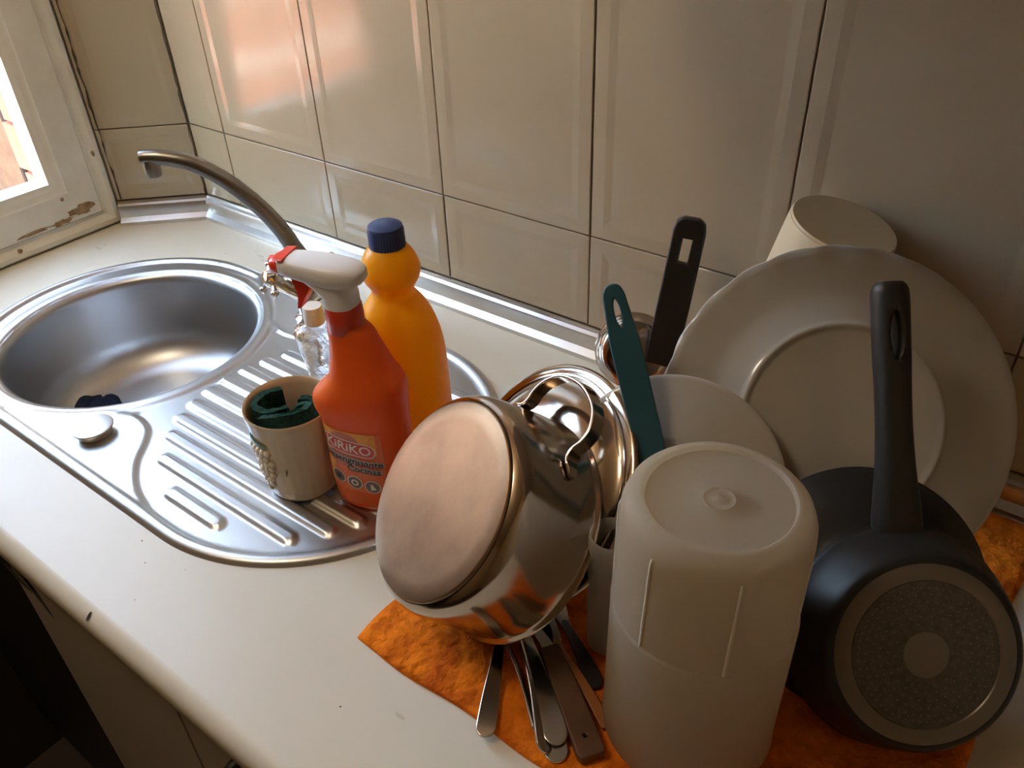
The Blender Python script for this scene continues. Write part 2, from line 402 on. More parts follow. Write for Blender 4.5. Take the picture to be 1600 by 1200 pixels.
c = Vector((.330, yy, zz)) + nv * .0005
b.add([tuple(c + Vector((.0022, 0, 0)) * cos(2 * pi * i / n) + tv * .0050 * sin(2 * pi * i / n)) for i in range(n)] + [tuple(c)], [(i, (i + 1) % n, n) for i in range(n)])
b.build('burn_mark', m_crack, worktop)
b = MB()
for x, y, r in ((.60, -.576, .0011), (.318, -.578, .0009), (.352, -.612, .0007), (.288, -.562, .0012), (.36, -.56, .0007), (.70, -.575, .001), (-.19, -.09, .0010)): flake(b, x, y, r, r * .8)
o_sp = b.build('speck', m_crack, worktop); tag(o_sp, kind='stuff')
b = MB()
for x, y, r in ((.648, -.553, .007), (.69, -.60, .005), (-.13, -.062, .010), (-.115, -.07, .007), (-.09, -.06, .006), (-.15, -.055, .006), (-.395, -.20, .010), (-.40, -.185, .006)): flake(b, x, y, r, r * .35)
o_st = b.build('stain', mat('stain', (.60, .54, .42), .4), worktop); tag(o_st, kind='stuff')

# cabinets under the worktop
def cabinet(x0, x1, label, hx=None):
    fm = m_cab if x0 > .06 else m_blackplastic  # far-left cabinet coloured black to stand for soft shadow
    e = empty('base_cabinet', (x0, -.3, ZF), label, 'cabinet', None)
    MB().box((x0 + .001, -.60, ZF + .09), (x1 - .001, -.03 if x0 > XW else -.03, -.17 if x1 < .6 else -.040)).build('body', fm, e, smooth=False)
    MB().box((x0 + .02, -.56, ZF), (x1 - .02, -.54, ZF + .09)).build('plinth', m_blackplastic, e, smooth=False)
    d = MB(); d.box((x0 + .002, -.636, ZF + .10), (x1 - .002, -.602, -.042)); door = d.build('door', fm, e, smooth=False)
    if hx:
        pts = smooth([(hx, -.636, -.055), (hx - .004, -.655, -.058), (hx, -.672, -.085), (hx + .004, -.676, -.115), (hx + .004, -.672, -.145), (hx + .002, -.655, -.172), (hx, -.636, -.175)], 5)
        MB().tube(pts, .0055, 10).build('handle', m_blackplastic, door)
    return e, door
cabinet(XW + .004, .070, 'base cabinet at the far left below the sink bowl with shade painted as a black front')
e, d1 = cabinet(.072, .408, 'grey base cabinet under the sink with a faint leaf motif on its door')
cabinet(.410, .85, 'grey base cabinet with a black bow handle right of the sink cabinet', .535)
cabinet(.852, 1.5, 'grey base cabinet under the worktop below the drying dishes')
b = MB()
for (x, z, an, L) in ((.094, -.100, -.5, .040), (.125, -.130, -1.0, .030), (.080, -.125, -.2, .03)):
    pts = []
    for i in range(16):
        t = i / 16 * 2 * pi; a = L * cos(t); q = L * .32 * sin(t) * (1 - .3 * cos(t)); pts.append((x + a * cos(an) - q * sin(an), -.6363, z + a * sin(an) + q * cos(an)))
    b.add(pts, [tuple(range(16))])
b.build('leaf_motif', mat('leaf_print', (.10, .095, .07), .5), d1, smooth=False)

# ================================================================ SINK
ribs = []
ys = [-.501, -.471, -.440, -.412, -.384, -.355, -.326, -.297, -.268, -.239, -.210, -.179, -.149]
xs0 = [.244, .186, .155, .136, .125, .117, .115, .117, .125, .136, .155, .186, .244]
for y, x0 in zip(ys, xs0):
    x1 = SK_B + sqrt(max(.195 ** 2 - (y - SK_Y + (.004 if y < SK_Y else -.004)) ** 2, 0)) - .012
    if abs(y - SK_Y) > .17: x1 = .342
    ribs.append((y, x0 + .009, x1 - .009))
plat = smooth2([(-.30, -.56), (-.12, -.546), (-.068, -.529), (-.022, -.510), (.026, -.481), (.059, -.454), (.093, -.442), (.128, -.448), (.151, -.467), (.174, -.493), (.208, -.516), (.25, -.531), (.30, -.545), (.30, -.60), (-.30, -.60)], 5, True)
def sdpoly(x, y, P):
    d = 1e9; c = False; n = len(P)
    for i in range(n):
        x1, y1 = P[i]; x2, y2 = P[i - 1]; ex, ey = x2 - x1, y2 - y1; wx, wy = x - x1, y - y1
        t = min(max((wx * ex + wy * ey) / (ex * ex + ey * ey + 1e-12), 0), 1); d = min(d, hypot(wx - ex * t, wy - ey * t))
        if (y1 > y) != (y2 > y) and x < (x2 - x1) * (y - y1) / (y2 - y1) + x1: c = not c
    return -d if c else d
def sink_h(x, y):
    dx = max(SK_A - x, 0, x - SK_B) if not (SK_A <= x <= SK_B) else 0
    d = SK_R - hypot(x - min(max(x, SK_A), SK_B), y - SK_Y)         # distance in from the outer edge
    rb = hypot(x - BX, y - BY) - BR                                  # distance out from the bowl
    h = .0005 + .0042 * sstep(0, .004, d) - .0034 * sstep(.0125, .0185, d)
    h += .0012 * sstep(.020, .012, d) * sstep(.004, .008, d)
    if rb < .030: h = max(h, .0042 - .0032 * sstep(.012, .024, rb)) - .0030 * sstep(.006, 0, rb) * sstep(.006, 0, rb)
    ym = y if y < SK_Y else 2 * SK_Y - y
    if ym < -.42 and x < .31 and d > .010:
        s = sdpoly(x, ym, plat); h += .0030 * sstep(.0035, -.0035, s) * sstep(.012, .020, d) * sstep(.008, .02, rb)
    if x > .1 and d > .015:
        for ry_, x0, x1 in ribs:
            if abs(y - ry_) < .013:
                s = hypot(x - min(max(x, x0), x1), y - ry_); h += .0038 * sstep(.0100, .0052, s)
    return h
extra = []
y = SK_Y - SK_R
outer = stadium(SK_R, 80, 60)
def inset_loop(r, n, flat): return stadium(r, n, flat)
for ins in (.0015, .003, .005, .0075, .010, .0125, .015, .0175, .020, .023): extra += stadium(SK_R - ins, 80, 60)
for k in range(1, 13): extra += [(BX + (BR + .0025 * k) * cos(2 * pi * i / 120), BY + (BR + .0025 * k) * sin(2 * pi * i / 120)) for i in range(120)]
gx = -.33
while gx < .53:
    gy = -.55
    while gy < -.10:
        d = SK_R - hypot(gx - min(max(gx, SK_A), SK_B), gy - SK_Y); rb = hypot(gx - BX, gy - BY) - BR
        if d > .0245 and rb > .0315: extra.append((gx + (.0 if int(gy * 1000) % 2 else .0), gy))
        gy += .0021
    gx += .0045 if gx > .1 else .0035
extra = [p for p in extra if hypot(p[0] - BX, p[1] - BY) > BR + .001 and SK_R - hypot(p[0] - min(max(p[0], SK_A), SK_B), p[1] - SK_Y) > .0008]
inner_is_circle[0] = True
bl = [(BX + BR * cos(2 * pi * i / 120), BY + BR * sin(2 * pi * i / 120)) for i in range(120)]
vs, fs = cdt(outer, [bl], extra, sink_h)
sk = MB().add(vs, fs)
sk.loft([[(x, y, .0005) for x, y in outer], [(x, y, -.001) for x, y in outer]])
sink = sk.build('kitchen_sink', m_steel, angle=60); tag(sink, 'round bowl stainless steel sink with ribbed drainer set in the worktop', 'sink')
zb = sink_h(BX + BR, BY)
bp = [(BR, .0012), (BR - .004, -.0005), (BR - .007, -.004), (BR - .009, -.012), (BR - .013, -.07), (BR - .017, -.112)]
bp = bp[:-1] + [(BR - .015, -.090)]
for a in range(8, 83, 6): bp.append((BR - .015 - .068 * (1 - cos(radians(a))), -.090 - .062 * sin(radians(a))))
bp += [(.075, -.1555), (.046, -.160), (.043, -.163), (.040, -.167), (1e-5, -.168)]
Xb = Matrix.Translation((BX, BY, 0))
MB().lathe(bp, 96, X=Xb).build('basin', m_bowl, sink, angle=60)
MB().lathe([(1e-5, -.162), (.02, -.1615), (.034, -.163), (.038, -.166)], 32, X=Xb).build('drain_strainer', m_chrome, sink)
Xk = Matrix.Translation((.0835, -.492, .0045))
k = MB().lathe([(.0200, 0), (.0205, .005), (.0215, .0075), (.0238, .0085), (.0245, .0100), (.0240, .0112), (.022, .0118), (1e-5, .0116)], 48, X=Xk).build('drain_knob', m_steel, sink)

# ================================================================ FAUCET
FX, FY = .100, -.150
fa = empty('faucet', (FX, FY, .004), 'grey metal faucet with a tall arched spout at the back of the sink', 'faucet')
Xf = Matrix.Translation((FX, FY, .0035))
MB().lathe([(.027, 0), (.027, .004), (.022, .008), (.0195, .012), (.0195, .060), (.021, .066), (.021, .078), (.016, .086), (1e-5, .088)], 32, X=Xf).build('body', m_chrome, fa)
fd = Vector((-.7507, -.6607, 0))
path = [(0.0, .08), (.002, .10), (.010, .118), (.0225, .147), (.047, .184), (.081, .2205), (.117, .2445), (.150, .2540), (.170, .2560), (.178, .2555)]
P3 = smooth([Vector((FX, FY, 0)) + fd * s + Vector((0, 0, z)) for s, z in path], 6)
rads = [.0128 - .0030 * min(1, i / (len(P3) * .9)) for i in range(len(P3))]
MB().tube(P3, rads, 20).build('spout', m_spout, fa, angle=50)
tip = Vector((FX, FY, 0)) + fd * .168 + Vector((0, 0, .2535))
MB().lathe([(1e-5, .0), (.0105, .0), (.0108, -.018), (.0095, -.0225), (.006, -.0228), (.0055, -.018), (1e-5, -.017)], 24, X=Matrix.Translation(tip)).build('aerator', m_spout, fa)
def handle_cross(hub, axis, base, n=4, ph=.4):
    X = axis_frame(hub, axis)
    b = MB(); b.tube([base, Vector(hub)], [.012, .011], 16)
    arm = b.build('valve', m_chrome, fa)
    b = MB(); b.lathe([(1e-5, -.012), (.011, -.012), (.0125, -.004), (.0125, .006), (.009, .012), (1e-5, .013)], 24, X=X)
    for i in range(n):
        a = ph + 2 * pi * i / n; d = Vector((cos(a), sin(a), 0))
        b.tube([X @ (d * .006), X @ (d * .022)], .0040, 10)
        sp = [(.0058 * sin(pi * j / 8) + 1e-6, -.0058 * cos(pi * j / 8)) for j in range(9)]
        b.lathe(sp, 14, X=X @ Matrix.Translation(d * .0255))
    b.build('cross_handle', m_chrome, fa)
handle_cross((.0835, -.196, .082), (-.25, -.75, .45), Vector((FX, FY - .01, .045)), ph=.55)
handle_cross((.150, -.130, .082), (.75, .2, .45), Vector((FX + .012, FY, .045)), ph=.2)

# ================================================================ THINGS ON THE DRAINER
ZS = .0047
# --- mug
MX, MY = .3615, -.400
Xm = Matrix.Translation((MX, MY, ZS))
mug = empty('mug', (MX, MY, ZS), 'cream ceramic mug with raised grape relief holding green scourers on the sink drainer', 'mug')
def mugmod(a, r, z, k): return (r * (1 + .006 * cos(26 * a)) if 3 <= k <= 8 else r), z
prof = [(1e-5, .003), (.034, .003), (.0365, .0), (.0388, .004), (.0395, .02), (.0418, .05), (.0445, .08), (.0465, .1005), (.0472, .1045), (.0476, .1075), (.0466, .109), (.0448, .1075), (.0435, .100), (.040, .06), (.035, .012), (1e-5, .008)]
MB().lathe(prof, 104, X=Xm, rmod=mugmod).build('body', m_mug, mug, angle=60)
gb = MB(); rr = random.Random(2)
def mug_r(z): return .0388 + (.0472 - .0388) * z / .1045
for r_ in range(8):
    zc = .016 + r_ * .0076; cnt = min(2 + r_, 6) if r_ < 6 else 5
    for i in range(cnt):
        a = radians(256) + (i - (cnt - 1) / 2) * .155 + (.07 if r_ % 2 else 0) + rr.uniform(-.035, .035); R_ = mug_r(zc) - .0014
        s = .0046
        sp = [(s * sin(pi * j / 6) + 1e-6, -s * cos(pi * j / 6)) for j in range(7)]
        gb.lathe(sp, 10, X=Xm @ Matrix.Translation((R_ * cos(a), R_ * sin(a), zc + rr.uniform(-.002, .002))))
g_ = gb.build('grape_relief', m_mug, mug); tag(g_, kind='stuff')
def mug_patch(name, pts, m, off=.0012):
    """pts in (angle, z)"""
    n = len(pts); ca_ = sum(p[0] for p in pts) / n; cz = sum(p[1] for p in pts) / n
    f = lambda a, z, o: tuple(Xm @ Vector(((mug_r(z) + o) * cos(a), (mug_r(z) + o) * sin(a), z)))
    MB().add([f(a, z, off * .3) for a, z in pts] + [f(ca_ + (a - ca_) * .6, cz + (z - cz) * .6, off) for a, z in pts] + [f(ca_, cz, off)],
             [(i, (i + 1) % n, n + (i + 1) % n, n + i) for i in range(n)] + [(n + i, n + (i + 1) % n, 2 * n) for i in range(n)]).build(name, m, mug)
def leafp(a0, z0, a1, z1, wd, n=14):
    pts = []
    for i in range(n):
        t = 2 * pi * i / n; s = .5 - .5 * cos(t); q = wd * sin(t) * (1 + .25 * cos(5 * t))
        pts.append((a0 + (a1 - a0) * s + q * 4 * (z1 - z0), z0 + (z1 - z0) * s + q))
    return pts
mug_patch('leaf', leafp(radians(240), .081, radians(284), .080, .0055), m_leafgreen)
mug_patch('leaf', leafp(radians(252), .084, radians(260), .093, .0035), m_leafgreen)
mug_patch('leaf', leafp(radians(206), .070, radians(214), .082, .0050), m_darkglaze)
mug_patch('leaf', leafp(radians(198), .020, radians(224), .012, .0045), m_leafgreen)
mug_patch('leaf', leafp(radians(300), .042, radians(304), .050, .0035), m_leafgreen)
mug_patch('red_rim_chip', leafp(radians(206), .100, radians(212), .104, .0030), m_redglaze)
# --- scourers in the mug
def scourer(name, pts, h0, h1, label, seed, slope=(0, 0)):
    r2 = random.Random(seed); th = .0035; A = []; Bq = []
    P = smooth2(pts, 6); n = len(P)
    rows_ = []
    for k in range(7):
        z = h0 + (h1 - h0) * k / 6; row = []
        for i, (x, y) in enumerate(P):
            j = max(i - 1, 0); q = P[min(i + 1, n - 1)]; tx, ty = q[0] - P[j][0], q[1] - P[j][1]; L = hypot(tx, ty) or 1; nx, ny = -ty / L, tx / L
            zz = z + (slope[0] * i / (n - 1) + slope[1] * sin(pi * i / (n - 1))) * k / 6
            wv = .0008 * r2.uniform(-1, 1)
            row.append(((x + nx * (th + wv), y + ny * (th + wv), zz + (.0008 * r2.uniform(-1, 1) if k == 6 else 0)), (x - nx * (th + wv), y - ny * (th + wv), zz)))
        rows_.append([p[0] for p in row] + [p[1] for p in row[::-1]])
    o = MB().loft(rows_, cap0=True, cap1=True, X=Matrix.Translation((MX, MY, ZS))).build(name, m_scour); tag(o, label, 'scouring pad')
scourer('scouring_pad', [(-.030, .016), (-.036, -.004), (-.028, -.022), (-.012, -.020), (-.006, .002)], .012, .104, 'dark green scouring pad rolled at the left side inside the mug', 4, (-.006, .005))
scourer('scouring_pad', [(-.010, -.032), (.006, -.030), (.022, -.020), (.030, -.002), (.018, .010), (.002, .006)], .012, .103, 'dark green scouring pad with a pointed corner at the right side inside the mug', 5, (-.004, .014))
scourer('scouring_pad', [(-.016, .026), (.000, .030), (.018, .026)], .012, .090, 'dark green scouring pad standing at the back inside the mug', 6, (0, .004))

# --- spray bottle
SX, SY = .444, -.3725
su = Vector((-.94, -.342, 0)); sw = Vector((.342, -.94, 0)); sw.normalize()     # nozzle direction, label side
spray = empty('spray_bottle', (SX, SY, ZS), 'orange degreaser spray bottle with white trigger head standing beside the mug', 'bottle')
Xs = frame((SX, SY, ZS), su, sw, (0, 0, 1))
def superring(cx, a, bq, z, n=48, e=2.4):
    out = []
    for i in range(n):
        t = 2 * pi * i / n; c_, s_ = cos(t), sin(t)
        out.append((cx + a * abs(c_) ** (2 / e) * (1 if c_ >= 0 else -1), bq * abs(s_) ** (2 / e) * (1 if s_ >= 0 else -1), z))
    return out
# (z, extent toward nozzle, extent toward back, half thickness)
SB = [(0, .030, .030, .018), (.002, .036, .038, .025), (.008, .039, .044, .028), (.030, .0410, .0480, .0300), (.054, .0410, .0490, .0305), (.085, .0405, .0495, .0305), (.107, .0420, .0500, .0305), (.118, .0450, .0502, .0310), (.126, .0476, .0505, .0315), (.134, .0476, .0508, .0315), (.140, .0452, .0512, .0310), (.147, .0385, .0518, .0300), (.153, .0325, .0520, .0290), (.160, .0270, .0510, .0270), (.166, .0240, .0475, .0255), (.174, .0225, .0425, .0240), (.186, .0200, .0370, .0215), (.200, .0185, .0310, .0190), (.212, .0182, .0255, .0175), (.218, .0178, .0190, .0168), (.223, .0165, .0165, .0160)]
def sec(z):
    for q0, q1 in zip(SB, SB[1:]):
        if q0[0] <= z <= q1[0]:
            t = (z - q0[0]) / (q1[0] - q0[0]); return [q0[i] + (q1[i] - q0[i]) * t for i in range(4)]
zs_ = [SB[0][0], .001, .002, .005, .008] + [.012 + .004 * i for i in range(51)]
P4 = smooth([(q[0], q[1], q[2]) for q in SB], 4); T4 = smooth([(q[0], q[3], 0) for q in SB], 4)
rings = [superring((p[1] - p[2]) / 2, (p[1] + p[2]) / 2, t[1], p[0]) for p, t in zip(P4, T4)]
MB().loft(rings, cap0=True, cap1=True, X=Xs).build('bottle_body', m_orange, spray, angle=60)
MB().lathe([(.0165, .212), (.0180, .2145), (.0180, .230), (.0174, .239), (.0165, .241), (1e-5, .241)], 40, X=Xs).build('collar', m_redor, spray)
# head: shroud lofted along its length, narrow neck below
hb = MB()
def headsec(s, wd, z0, z1, n=20, e=3.2):
    out = []
    for i in range(n):
        t = 2 * pi * i / n; c_, s_ = cos(t), sin(t)
        out.append((s, wd * abs(c_) ** (2 / e) * (1 if c_ > 0 else -1), (z0 + z1) / 2 + (z1 - z0) / 2 * abs(s_) ** (2 / e) * (1 if s_ > 0 else -1)))
    return out
HS = [(-.0275, .002, .2705, .2745), (-.0270, .006, .268, .277), (-.0245, .0105, .2655, .279), (-.019, .0150, .263, .2812), (-.010, .0182, .261, .2830), (.004, .0195, .260, .2845), (.020, .0187, .262, .2855), (.040, .0165, .2655, .2858), (.052, .0145, .2675, .2855), (.0535, .0135, .268, .285)]
hb.loft([headsec(*h) for h in HS], cap0=True, cap1=True, X=Xs)
hb.loft([superring(.001, .0170, .0170, .2405, 32, 2.2), superring(.001, .0170, .0165, .250, 32, 2.2), superring(.006, .021, .0168, .258, 32, 2.2), superring(.009, .032, .0165, .267, 32, 2.4)], cap0=True, cap1=True, X=Xs)
head = hb.build('trigger_head', m_sprayw, spray, angle=50)
nb = MB(); nb.loft([headsec(.053, .0138, .2675, .2848), headsec(.060, .0128, .268, .2835), headsec(.063, .0110, .2695, .282)], cap0=True, cap1=True, X=Xs)
nb.tube([Xs @ Vector((.062, 0, .276)), Xs @ Vector((.067, 0, .276))], [.006, .0055], 16)
nb.build('nozzle', m_redtrig, spray)
nb = MB()
nb.loft([headsec(.046, .0152, .2848, .2866), headsec(.056, .0150, .2842, .2858)], cap0=True, cap1=True, X=Xs)
nb.build('nozzle_clip', m_redtrig, spray)
tg = [(.030, .268), (.047, .268), (.043, .256), (.0415, .246), (.0445, .232), (.041, .233), (.035, .244), (.028, .255)]
tb = MB()
tb.add([(s, -.007, z) for s, z in tg] + [(s, .007, z) for s, z in tg], [tuple(range(8)), tuple(range(8, 16))[::-1]] + [(i, (i + 1) % 8, 8 + (i + 1) % 8, 8 + i) for i in range(8)], X=Xs)
tb.build('trigger', m_redtrig, spray, angle=50)
# label, wrapped on the front face
def sface(x, z, off):
    p, t = None, None
    for i in range(len(P4) - 1):
        if P4[i][0] <= z <= P4[i + 1][0]:
            k = (z - P4[i][0]) / (P4[i + 1][0] - P4[i][0] + 1e-9); p = P4[i].lerp(P4[i + 1], k); t = T4[i].lerp(T4[i + 1], k); break
    cx, a = (p[1] - p[2]) / 2, (p[1] + p[2]) / 2; e = 2.4
    q = min(abs((x - cx) / a), .999); yv = t[1] * (1 - q ** e) ** (1 / e)
    return Xs @ Vector((x, yv + off, z))
def subdiv(vs, fs, ml):
    bm = bmesh.new(); vv = [bm.verts.new(v) for v in vs]
    for f in fs:
        try: bm.faces.new([vv[i] for i in f])
        except ValueError: pass
    bmesh.ops.triangulate(bm, faces=bm.faces)
    for _ in range(4):
        ed = [e for e in bm.edges if e.calc_length() > ml]
        if not ed: break
        bmesh.ops.subdivide_edges(bm, edges=ed, cuts=1); bmesh.ops.triangulate(bm, faces=bm.faces)
    bm.verts.ensure_lookup_table(); bm.verts.index_update()
    o = [tuple(v.co) for v in bm.verts], [tuple(v.index for v in f.verts) for f in bm.faces]; bm.free(); return o
def stick(name, vs, fs, cx, cz, rot, m, off, sx=1.0, sy=1.0, ml=.006):
    """flat artwork (right = away from the nozzle) wrapped on the label side"""
    vs, fs = subdiv(vs, fs, ml); out = []
    for v in vs:
        x, y = v[0] * sx, v[1] * sy; X_, Y_ = x * cos(rot) - y * sin(rot), x * sin(rot) + y * cos(rot)
        out.append(tuple(sface(cx - X_, cz + Y_, off)))
    return MB().add(out, fs).build(name, m, spray, smooth=False)
def disc(rx_, ry_, n=32, hole_=0): 
    o_ = [(rx_ * cos(2 * pi * i / n), ry_ * sin(2 * pi * i / n), 0) for i in range(n)]
    if not hole_: return o_, [tuple(range(n))]
    i_ = [(rx_ * hole_ * cos(2 * pi * i / n), ry_ * hole_ * sin(2 * pi * i / n), 0) for i in range(n)]
    return o_ + i_, [(i, (i + 1) % n, n + (i + 1) % n, n + i) for i in range(n)]
def pill(hw, hh, n=12):
    o_ = [(hw - hh + hh * cos(-pi / 2 + pi * i / n), hh * sin(-pi / 2 + pi * i / n), 0) for i in range(n + 1)] + [(-hw + hh + hh * cos(pi / 2 + pi * i / n), hh * sin(pi / 2 + pi * i / n), 0) for i in range(n + 1)]
    return o_, [tuple(range(len(o_)))]
lab = [(-.036, -.034, 0), (.034, -.034, 0), (.034, .046, 0), (-.036, .046, 0)]
LC = .002
stick('label', lab, [(0, 1, 2, 3)], LC, .064, 0, mat('label_orange', (.74, .15, .03), .3), .0006)
stick('label_flash', [(-.036, -.034, 0), (-.028, -.026, 0), (-.020, .012, 0), (.0, .020, 0), (.028, .020, 0), (.028, .046, 0), (-.036, .046, 0)], [(0, 1, 2, 3, 4, 5, 6)], LC, .064, 0, m_labely, .0008)
stick('label_glow', *disc(.020, .011), LC + .010, .074, 0, m_labelp, .0009)
stick('logo_arch', *disc(.016, .010), LC + .006, .0985, -.1, m_labelp, .0010)
stick('logo_border', *pill(.0305, .0090), LC + .003, .0905, -.10, m_inkwhite, .0012)
stick('logo_field', *pill(.0290, .0077), LC + .003, .0905, -.10, m_inkred, .0014)
stick('logo_text', *text_mesh('KiRiKO', .0165, bold=.0003), LC + .003, .0905, -.10, m_inkwhite, .0017, 1.0, .95)
stick('label_text_border', *text_mesh('Desengrasante', .0112, bold=.0007), LC + .000, .0745, -.08, m_inkwhite, .0012)
stick('label_text', *text_mesh('Desengrasante', .0112, bold=.0003), LC + .000, .0745, -.08, m_ink, .0024, ml=.004)
stick('label_text_border', *text_mesh('Cocinas', .0112, bold=.0007), LC - .012, .0635, -.08, m_inkwhite, .0012)
stick('label_text', *text_mesh('Cocinas', .0112, bold=.0003), LC - .012, .0635, -.08, m_ink, .0024, ml=.004)
for i, x in enumerate((.021, .0015, -.018)):
    stick('label_icon', *disc(.0088, .0088, 28), LC + x, .0465 - .003 * i, 0, m_inkwhite, .0011)
    stick('icon_disc', *disc(.0077, .0077, 28), LC + x, .0465 - .003 * i, 0, m_inkgrey, .0013)
    art = [([(-.004, -.003, 0), (.003, -.004, 0), (.004, .003, 0), (-.003, .004, 0)], [(0, 1, 2, 3)]), disc(.0042, .0042, 20, .6), ([(-.003, -.004, 0), (.003, -.004, 0), (.001, .004, 0), (-.001, .004, 0)], [(0, 1, 2, 3)])][i]
    stick('icon_art', *art, LC + x, .0465 - .003 * i, .2, m_inkwhite if i else m_ink, .0015)
stick('badge_ring', *disc(.0062, .0062, 28, .82), LC - .027, .1010, 0, mat('badge_gold', (.75, .28, .04), .4), .0010)

# --- yellow bottle
YX, YY = .420, -.285
yb = empty('bleach_bottle', (YX, YY, ZS), 'yellow plastic bottle with a dark blue screw cap behind the spray bottle', 'bottle')
yp = [(1e-5, .002), (.040, .0), (.0475, .003), (.0495, .010), (.0495, .07), (.0490, .110), (.0478, .135), (.0455, .152), (.0425, .164), (.0380, .178), (.0320, .190), (.0258, .199), (.0226, .204), (.0222, .209), (.0250, .215), (.0285, .221), (.0303, .228), (.0300, .235), (.0275, .243), (.0235, .2505), (.0185, .2565), (.0160, .261), (.0155, .270), (1e-5, .271)]
yp = [(p[0], p[1]) for p in smooth([(a, b_, 0) for a, b_ in yp], 3)]
MB().lathe([(max(a, 1e-5), b_) for a, b_ in yp], 56, X=Matrix.Translation((YX, YY, ZS))).build('bottle_body', m_yellow, yb, angle=60)
def capmod(a, r, z, k): return (r * (1 + .008 * cos(40 * a)) if 1 <= k <= 2 else r), z
MB().lathe([(.0165, .2540), (.0184, .2545), (.0182, .2735), (.0170, .2780), (.0145, .2795), (1e-5, .2797)], 160, X=Matrix.Translation((YX, YY, ZS)), rmod=capmod).build('screw_cap', m_cap, yb)

# --- clear bottle
CX, CY = .300, -.300
cbt = empty('clear_bottle', (CX, CY, ZS), 'small clear embossed plastic bottle with a white cap behind the mug', 'bottle')
def emb(a, r, z, k): return r * (1 + .035 * sin(3 * a + z * 120) * cos(5 * a - z * 60)), z
MB().lathe([(1e-5, .001), (.0135, .0), (.0155, .003), (.0165, .02), (.0178, .05), (.0200, .075), (.0230, .100), (.0252, .116), (.0255, .122), (.0235, .128), (.0150, .131), (.0105, .134), (.0100, .142), (1e-5, .142)], 60, X=Matrix.Translation((CX, CY, ZS)), rmod=emb).build('bottle_body', m_clear, cbt, angle=60)
MB().lathe([(.0115, .1335), (.0120, .136), (.0114, .152), (.0106, .1555), (1e-5, .156)], 40, X=Matrix.Translation((CX, CY, ZS))).build('cap', mat('ivory_plastic', (.78, .74, .68), .35), cbt)

# --- cloth in the bowl
b = MB(); r3 = random.Random(9)
for (x, y, z, rx_, ry_, rz_) in ((-.160, -.375, -.139, .026, .022, .022), (-.195, -.385, -.146, .034, .026, .014), (-.140, -.360, -.146, .022, .020, .014), (-.225, -.370, -.1515, .030, .022, .008)):
    rings = []
    for j in range(10):
        t = pi * j / 9; ring = []
        for i in range(20):
            a = 2 * pi * i / 20; k = 1 + .16 * sin(3 * a + 2 * t + x * 90) + .08 * sin(5 * a - t * 3)
            ring.append((x + rx_ * k * sin(t) * cos(a), y + ry_ * k * sin(t) * sin(a), z - rz_ * cos(t) * (1 + .12 * sin(4 * a))))
        rings.append(ring)
    b.loft(rings, cap0=True, cap1=True)
cl_ = b.build('cleaning_cloth', m_cloth, angle=80); tag(cl_, 'crumpled dark blue cloth lying in the bottom of the sink bowl', 'cloth')
rm = cl_.modifiers.new('join', 'REMESH'); rm.mode = 'VOXEL'; rm.voxel_size = .0022; rm.use_smooth_shade = True

# ================================================================ ORANGE FELT MAT
FX0, FX1, FY0, FY1, FT = .562, 1.034, -.520, -.024, .0058
nx, ny = 95, 100; r4 = random.Random(3); vs = []; fs = []
def feltz(x, y): return FT + .0008 * (sin(61 * x + 17 * y) * sin(43 * y - 9 * x) + .7 * sin(120 * x) * sin(97 * y + 30 * x))
for j in range(ny + 1):
    for i in range(nx + 1):
        x = FX0 + (FX1 - FX0) * i / nx; y = FY0 + (FY1 - FY0) * j / ny
        ex = .0022 * sin(y * 55) * (1 if i in (0, nx) else 0); ey = .0018 * sin(x * 48) * (1 if j in (0, ny) else 0)
        edge = i in (0, nx) or j in (0, ny)
        vs.append((x + ex, y + ey, (FT * .6 if edge else feltz(x, y))))
for j in range(ny):
    for i in range(nx): q = j * (nx + 1) + i; fs.append((q, q + 1, q + nx + 2, q + nx + 1))
border = [i for i in range(nx + 1)] + [(j + 1) * (nx + 1) - 1 for j in range(1, ny + 1)] + [ny * (nx + 1) + i for i in range(nx - 1, -1, -1)] + [j * (nx + 1) for j in range(ny - 1, 0, -1)]
k0 = len(vs); vs += [(vs[i][0], vs[i][1], .0003) for i in border]; nb_ = len(border)
fs += [(border[i], border[(i + 1) % nb_], k0 + (i + 1) % nb_, k0 + i) for i in range(nb_)]
felt = MB().add(vs, fs).build('drying_mat', m_felt, angle=80); tag(felt, 'orange felt mat lying on the worktop under the drying dishes', 'mat')

# ================================================================ PILE OF DISHES
ZFELT = FT + .0004
# --- steel pot, base toward the camera
PA = Vector((.379919, .650416, -.657739)).normalized(); PC = Vector((.610822, -.444780, .145386)); PH = .0874
Xp = axis_frame(PC, PA)
pot = empty('cooking_pot', PC, 'polished steel pot tipped on its rim showing a copper toned base and a loop handle', 'pot', None, Xp)
def local(o): o.matrix_basis = Matrix.Identity(4); return o        # part modelled in the thing's own frame
pp = [(.0880, .0030), (.0905, .0045), (.0935, .0075), (.0957, .0120), (.0970, .018), (.0985, .040), (.1005, .068), (.1015, .082), (.1030, .0845), (.1052, .0858), (.1060, .0872), (.1052, .0886), (.1030, .0892), (.1012, .0885), (.1000, .080), (.0970, .03), (.0945, .012), (.088, .008), (1e-5, .008)]
local(MB().lathe(pp, 112).build('body', m_pot, pot, angle=50))
def ring_base(a, r, z, k): return r, z
local(MB().lathe([(1e-5, .0004), (.03, .0003), (.07, 0), (.0850, -.0001), (.0866, .0006), (.0872, .0018), (.0870, .0040), (.0862, .0052), (.0845, .0058), (.0845, .0075)], 112).build('base_disc', m_potbase, pot, angle=50))
local(MB().lathe([(.0838, .0045), (.0895, .0045)], 112).build('base_seam', m_crack, pot))
